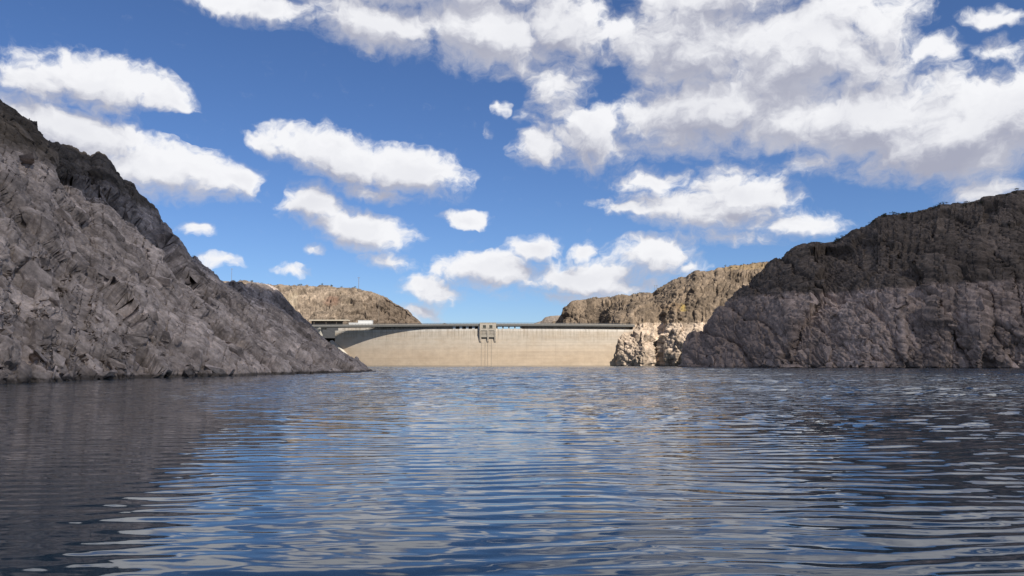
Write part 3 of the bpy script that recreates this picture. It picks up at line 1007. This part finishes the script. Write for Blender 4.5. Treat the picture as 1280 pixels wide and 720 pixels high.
for (a, c) in cols_x:
    slab(body, a, c, zw0, zw1, -.5, 3.2)
slab(body, -hw, hw, zw1, Z_PAR + .05, -.5, 3.2)
slab(body, -hw, hw, 35.2, zw0, -.5, 3.2)
gate_house = body.build('gatehouse', m_tan, dam)
for (a, c) in wins:
    o = slab(MB(), a, c, zw0, zw1, .2, 2.75).build('window', m_glass, gate_house)
    slab(MB(), a - .2, c + .2, zw0 - .28, zw0 - .02, 3.1, 3.45).build('window_sill', m_tan, gate_house)
# roof edge
slab(MB(), -hw - .3, hw + .3, Z_PAR + .07, Z_PAR + .36, -.5, 3.4).build('roof_slab', m_tan, gate_house)
# sloping apron below the house, in two panels with ledges, over dark intake openings
for (a, c) in ((-hw + 1.0, -.8), (.8, hw - 1.0)):
    ap = slab(MB(), a, c, 31.8, 35.18, -.3, 1.9, -.3, 2.9).build('apron_panel', m_dam, gate_house)
    slab(MB(), a, c, 28.6, 31.55, -.3, 1.4, -.3, 1.8).build('apron_panel', m_tan, gate_house)
    slab(MB(), a + .15, c - .15, 27.3, 28.58, .05, .35).build('intake_opening', m_dark, gate_house)
for x in (-hw + .5, 0.0, hw - .8):
    slab(MB(), x - .78, x + .78, 24.2, 35.18, -.3, .8, -.3, 3.25).build('bracket', m_dam, gate_house)
for x in (-6.6, -2.8, -.2, 3.4):
    slab(MB(), x - .11, x + .11, -1.0, 26.4 if abs(x) < 5 else 24.1, .12, .3).build('guide_rail', m_tan, dam)

# left approach: viaduct column, abutment block and wing wall
col_t = th_of(415.7)
dv = dev(col_t)
local_box(col_t, 2.0, DAM_R - 4.5 + dv, DAM_R - 1.0 + dv, 12.0, Z_DECK0 - .9).build('column', m_pier, dam)
local_box(col_t, 4.0, DAM_R - 9.5 + dv, DAM_R + 1.0 + dv, Z_DECK0 - 2.0, Z_DECK0 - .05).build('column_head', m_pier, dam)
ab = th_of(396.5)
mb = MB()
dv = dev(ab)
a0 = [dpt(ab - .42, DAM_R + dv + 1.6, 27.0), dpt(ab + .22, DAM_R + dv + 1.6, 27.0), dpt(ab + .22, DAM_R + dv - 9, 27.0), dpt(ab - .42, DAM_R + dv - 9, 27.0)]
a1 = [dpt(ab - 1.0, DAM_R + dv + 1.9, Z_DECK1 + .6), dpt(ab + .42, DAM_R + dv + 1.9, Z_DECK1 + .6), dpt(ab + .42, DAM_R + dv - 10.8, Z_DECK1 + .6), dpt(ab - 1.0, DAM_R + dv - 10.8, Z_DECK1 + .6)]
mb.hexa(a0 + a1).build('abutment', m_white, dam)
w0, w1, w2 = th_of(416), th_of(428), th_of(440)
mb = MB()
for (ta, za, tb, zb) in ((w0, 26.0, w1, 18.5), (w1, 18.5, w2, 8.0)):
    mb.hexa([dpt(ta, DAM_R + 5, -4), dpt(tb, DAM_R + 5, -4), dpt(tb, DAM_R - 1, -4), dpt(ta, DAM_R - 1, -4),
             dpt(ta, DAM_R + 3.0, za), dpt(tb, DAM_R + 3.0, zb), dpt(tb, DAM_R - 1, zb + 1.2), dpt(ta, DAM_R - 1, za + 1.2)])
mb.build('wing_wall', m_pier, dam)

# ------------------------------------------------------------------ buildings beside the left end of the crest
def group_at(px, py, Y):
    return Vector(at(px, py, Y))


# flat white service building
p = group_at(450, 406, 884)
ZR = Z_DECK1
sb = tag(empty('service_building', (p.x, 884, ZR)), 'low white flat-roofed building beside the road at the left end of the dam', 'building')
k = 884 / F_PX
MB().box((447.5 - 450) * k, (465 - 450) * k, 0, 7, 0, 8.0).build('wall', m_white, sb)
MB().box((447.5 - 450) * k - .25, (465 - 450) * k + .25, -.25, 7.25, 8.004, 8.4).build('roof', m_white, sb)
MB().box((436 - 450) * k, (447.5 - 450) * k - .01, 0, 6, 0, 5.4).build('side_wing', m_white, sb)
MB().box((436 - 450) * k - .2, (447.5 - 450) * k - .26, -.2, 6.2, 5.404, 5.75).build('wing_roof', m_white, sb)
# long open-fronted shelter
p = group_at(411, 404, 880)
sh = tag(empty('roadside_shelter', (p.x, 882, ZR)), 'long open shelter with flat beige roof slab beside the viaduct', 'shelter')
k = 882 / F_PX
x0, x1 = (386 - 411) * k, (435 - 411) * k
MB().box(x0, x1, -1.0, 9, 7.7, 8.9).build('roof_slab', m_beige, sh)
MB().box(x0 + 1, x1 - 7, 6, 6.4, -1, 7.69).build('back_wall', m_brown, sh)
for px in (392, 407, 420, 428, 434):
    x = (px - 411) * k
    MB().box(x - .25, x + .25, 0, .5, -1, 7.7).build('post', m_brown, sh)
# road bench that carries them
me = MB().box(-330, at(536, 405, 885)[0], 869.5, 940, 30, Z_DECK1 - .25)
road = me.build('road', m_asph); road['kind'] = 'structure'

# small grey car on the crest road
ct = th_of(555)
cp = D0 + Vector(dpt(ct, DAM_R - 3.0, Z_DECK1))
car = tag(empty('car', cp), 'small dark car crossing the dam crest, roof showing above the rail', 'car')
car.rotation_euler.z = R_(ct)
prof_c = [(-2.1, .35), (-2.15, .8), (-1.2, .95), (-.55, 1.5), (1.0, 1.52), (1.85, 1.0), (2.15, .9), (2.15, .35)]
mb = MB(); n = len(prof_c)
mb.v = [(x, -.82, z) for x, z in prof_c] + [(x, .82, z) for x, z in prof_c]
mb.f = [tuple(range(n)), tuple(reversed(range(n, 2 * n)))] + [(i, i + n, (i + 1) % n + n, (i + 1) % n) for i in range(n)]
mb.build('body', m_car, car, bevel=.06)
for sx in (-1.3, 1.3):
    for sy in (-.84, .84):
        MB().tube((sx, sy - .1, .32), (sx, sy + .1, .32), .32, n=12).build('wheel', m_rub, car)
MB().box(-.5, .95, -.845, .845, 1.0, 1.4).build('side_window', m_glass, car)

# ------------------------------------------------------------------ poles and masts
def surface_z(Vg, x, y):
    d = (Vg[:, :, 0] - x) ** 2 + (Vg[:, :, 1] - y) ** 2
    i = np.unravel_index(np.argmin(d), d.shape)
    return float(Vg[i][2])


def pole(px, ytop, ybase, Y, label, name='utility_pole', arm=1.2, r=.16, head=True, Vg=None):
    b0 = at(px, ybase, Y); t0 = at(px, ytop, Y)
    zb = b0[2] - 1.5 if Vg is None else min(b0[2], surface_z(Vg, b0[0], Y)) - .5
    o = tag(empty(name, (b0[0], Y, zb)), label, 'pole')
    h = t0[2] - zb
    MB().tube((0, 0, 0), (0, 0, h), r, r * .75).build('shaft', m_wood, o)
    if head:
        MB().box(-arm, arm, -.12, .12, h - .9, h - .6).build('crossarm', m_wood, o)
        for x in (-arm * .8, 0, arm * .8):
            MB().tube((x, 0, h - .6), (x, 0, h - .2), .1, .14, 6).build('insulator', m_pier, o)
    return o


pole(448.3, 346.5, 361.5, 974, 'tall dark pole with short crossarm on the bushy skyline of the tan hill', Vg=VFL, r=.3, arm=1.6)
pole(289.3, 335.5, 352, 995, 'lone thin pole where the grey cliff meets the tan hill skyline', Vg=VFL, r=.22, arm=1.0)
pole(473.3, 374, 404, 930, 'pale pole in front of the rock face beside the white building', r=.28, arm=1.4)
pole(818.6, 356.5, 367, 962, 'one of a pair of thin poles on the ridge right of the dam', r=.2, head=True, arm=.7, Vg=VFR)['group'] = 'pair of poles on the right ridge'
pole(821.2, 356.5, 367, 962, 'one of a pair of thin poles on the ridge right of the dam', r=.2, head=True, arm=.7, Vg=VFR)['group'] = 'pair of poles on the right ridge'
pole(898.5, 335.5, 338.5, 925, 'short post on the brown hilltop above the yellow stain', r=.25, head=False, Vg=VFR)

# ------------------------------------------------------------------ scrub along the skylines
def shrub_mesh(seed):
    r = random.Random(seed)
    v, f = [], []
    cl = [(r.gauss(0, .42), r.gauss(0, .42), .35 + abs(r.gauss(0, .28)), r.uniform(.22, .42)) for _ in range(9)]
    for _ in range(230):
        cx, cy, cz, cr = cl[r.randrange(9)]
        d = Vector((r.gauss(0, 1), r.gauss(0, 1), r.gauss(0, 1))).normalized() * cr * r.uniform(.5, 1.1)
        c = Vector((cx, cy, cz)) + d
        if c.z < .02:
            c.z = .02 + r.random() * .1
        a = Vector((r.gauss(0, 1), r.gauss(0, 1), r.gauss(0, 1))).normalized() * .11
        b_ = a.cross(Vector((r.gauss(0, 1), r.gauss(0, 1), r.gauss(0, 1)))).normalized() * .05
        k0 = len(v)
        v += [tuple(c - a), tuple(c + b_), tuple(c + a), tuple(c - b_)]
        f.append((k0, k0 + 1, k0 + 2, k0 + 3))
    me = bpy.data.meshes.new('foliage'); me.from_pydata(v, [], f); me.materials.append(m_leaf)
    sm = MB()
    for (cx, cy, cz, cr) in cl[:5]:
        sm.tube((cx * .15, cy * .15, -.25), (cx, cy, cz), .035, .012, 5)
    s2 = sm.mesh('stem'); s2.materials.append(m_stem)
    return me, s2


SHR = [shrub_mesh(900 + i) for i in range(5)]


def shrub(p, s, label, grp_):
    o = tag(empty('shrub', p), label, 'shrub', grp_)
    a, c = SHR[random.randrange(5)]
    o.scale = (s * random.uniform(.9, 1.4), s * random.uniform(.9, 1.3), s * random.uniform(.7, 1.1))
    o.rotation_euler.z = random.random() * 6.28
    link('foliage', a, None, o); link('stem', c, None, o)


def skyline_shrubs(Vg, us_, pxs, row, jit, size, label, grp_):
    for px in pxs:
        i = int(np.argmin(np.abs(us_ - px)))
        j = row + random.randint(-jit, jit)
        shrub(tuple(Vg[i, j]), random.uniform(*size), label, grp_)


skyline_shrubs(VFL, np.linspace(200, 534, 400), (326, 333, 347, 360, 372, 376, 391, 402, 413, 414, 427, 431, 437, 441, 444, 299, 312), 4 + 150 + 1, 1, (1.3, 2.6),
               'dark shrub on the skyline of the tan hill behind the left end of the dam', 'shrubs along the tan hill skyline')
ur = np.concatenate((np.linspace(846, 1290, 560, endpoint=False), np.linspace(1290, 1700, 60)))
skyline_shrubs(VR, ur, [random.uniform(985, 1285) for _ in range(75)], 4 + 270 - 1, 5, (.8, 2.0),
               'low scrub bush along the top edge of the shaded right cliff', 'scrub on the shaded right cliff top')
skyline_shrubs(VFR, np.linspace(688, 1040, 420), [random.uniform(905, 985) for _ in range(40)], 4 + 190 - 1, 6, (.9, 1.9),
               'low scrub bush on the sunlit brown hill above the yellow stain', 'scrub on the sunlit brown hilltop')
skyline_shrubs(VFR, np.linspace(688, 1040, 420), [random.uniform(735, 818) for _ in range(26)], 4 + 190, 3, (.7, 1.4),
               'tiny scrub bush on the flat rim of the hill right above the dam deck', 'scrub on the rim above the dam deck')
ul = np.concatenate((np.linspace(-293, -20, 60, endpoint=False), np.linspace(-20, 470, 760)))
skyline_shrubs(VL, ul, (2.5,), 4 + 460, 0, (1.3, 1.4), 'spindly bush at the top of the dark left cliff', None)
skyline_shrubs(VL, ul, (19, 37, 52, 248, 262, 246), 4 + 460, 0, (.35, .6), 'small tuft of dry scrub on the edge of the left cliff', 'tufts on the left cliff edge')

# ------------------------------------------------------------------ the cumulus overhead whose shadow lies on the near cliffs
H_CL = 1500.0
sh_poly = [(-520, -250), (-420, 130), (-260, 205), (-130, 228), (-85, 232), (-55, 258), (-20, 335), (40, 480), (110, 610), (200, 690), (300, 740), (520, 760), (760, 560), (760, 0), (420, -280), (-150, -330)]
m_cloud, t, b = new_mat('cloud_white')
b.inputs['Base Color'].default_value = (.92, .92, .93, 1)
b.inputs['Roughness'].default_value = 1.0
b.inputs['Specular IOR Level'].default_value = 0
b.inputs['Alpha'].default_value = .67                   # a thin cumulus: some sun still filters through
cx = sum(p[0] for p in sh_poly) / len(sh_poly); cy = sum(p[1] for p in sh_poly) / len(sh_poly)
angs = np.unwrap([math.atan2(p[1] - cy, p[0] - cx) for p in sh_poly])
rads = [math.hypot(p[0] - cx, p[1] - cy) for p in sh_poly]
order = np.argsort(np.mod(angs, 2 * math.pi))
A_ = np.mod(angs, 2 * math.pi)[order]; Rd = np.array(rads)[order]
A_ = np.concatenate((A_ - 2 * math.pi, A_, A_ + 2 * math.pi)); Rd = np.concatenate((Rd, Rd, Rd))
na, nr = 200, 40
aa = np.linspace(0, 2 * math.pi, na, endpoint=False)
rim = np.interp(aa, A_, Rd)
off = SUN_DIR * (H_CL / SUN_DIR.z)
v, f = [], []
circ = np.stack((np.cos(aa) * 6, np.sin(aa) * 6, aa * 0), 1)
rim = rim * (1 + .015 * fbm(circ, 700, 4))
for k in range(2 * nr):                                   # underside out, then over the billowing top and back in
    w = k / nr if k < nr else (2 * nr - 1 - k) / nr
    w = math.sin(w * math.pi / 2) if w < 1 else 1
    x = cx + off.x + np.cos(aa) * rim * w; y = cy + off.y + np.sin(aa) * rim * w
    pts = np.stack((x / 130, y / 130, aa * 0 + k // nr), 1)
    nb = fbm(pts, 720, 4)
    if k < nr:
        z = H_CL + 10 + nb * 14 * (1 - w)
    else:
        z = H_CL + 12 + 90 * np.clip(1 - w * w, 0, 1) * (1 + .5 * np.abs(nb))
    v += list(zip(x.tolist(), y.tolist(), z.tolist()))
for k in range(2 * nr - 1):
    for i in range(na):
        j = (i + 1) % na
        f.append((k * na + i, k * na + j, (k + 1) * na + j, (k + 1) * na + i))
me = bpy.data.meshes.new('cloud'); me.from_pydata(v, [], f); me.update()
link('cloud', me, m_cloud)['kind'] = 'structure'
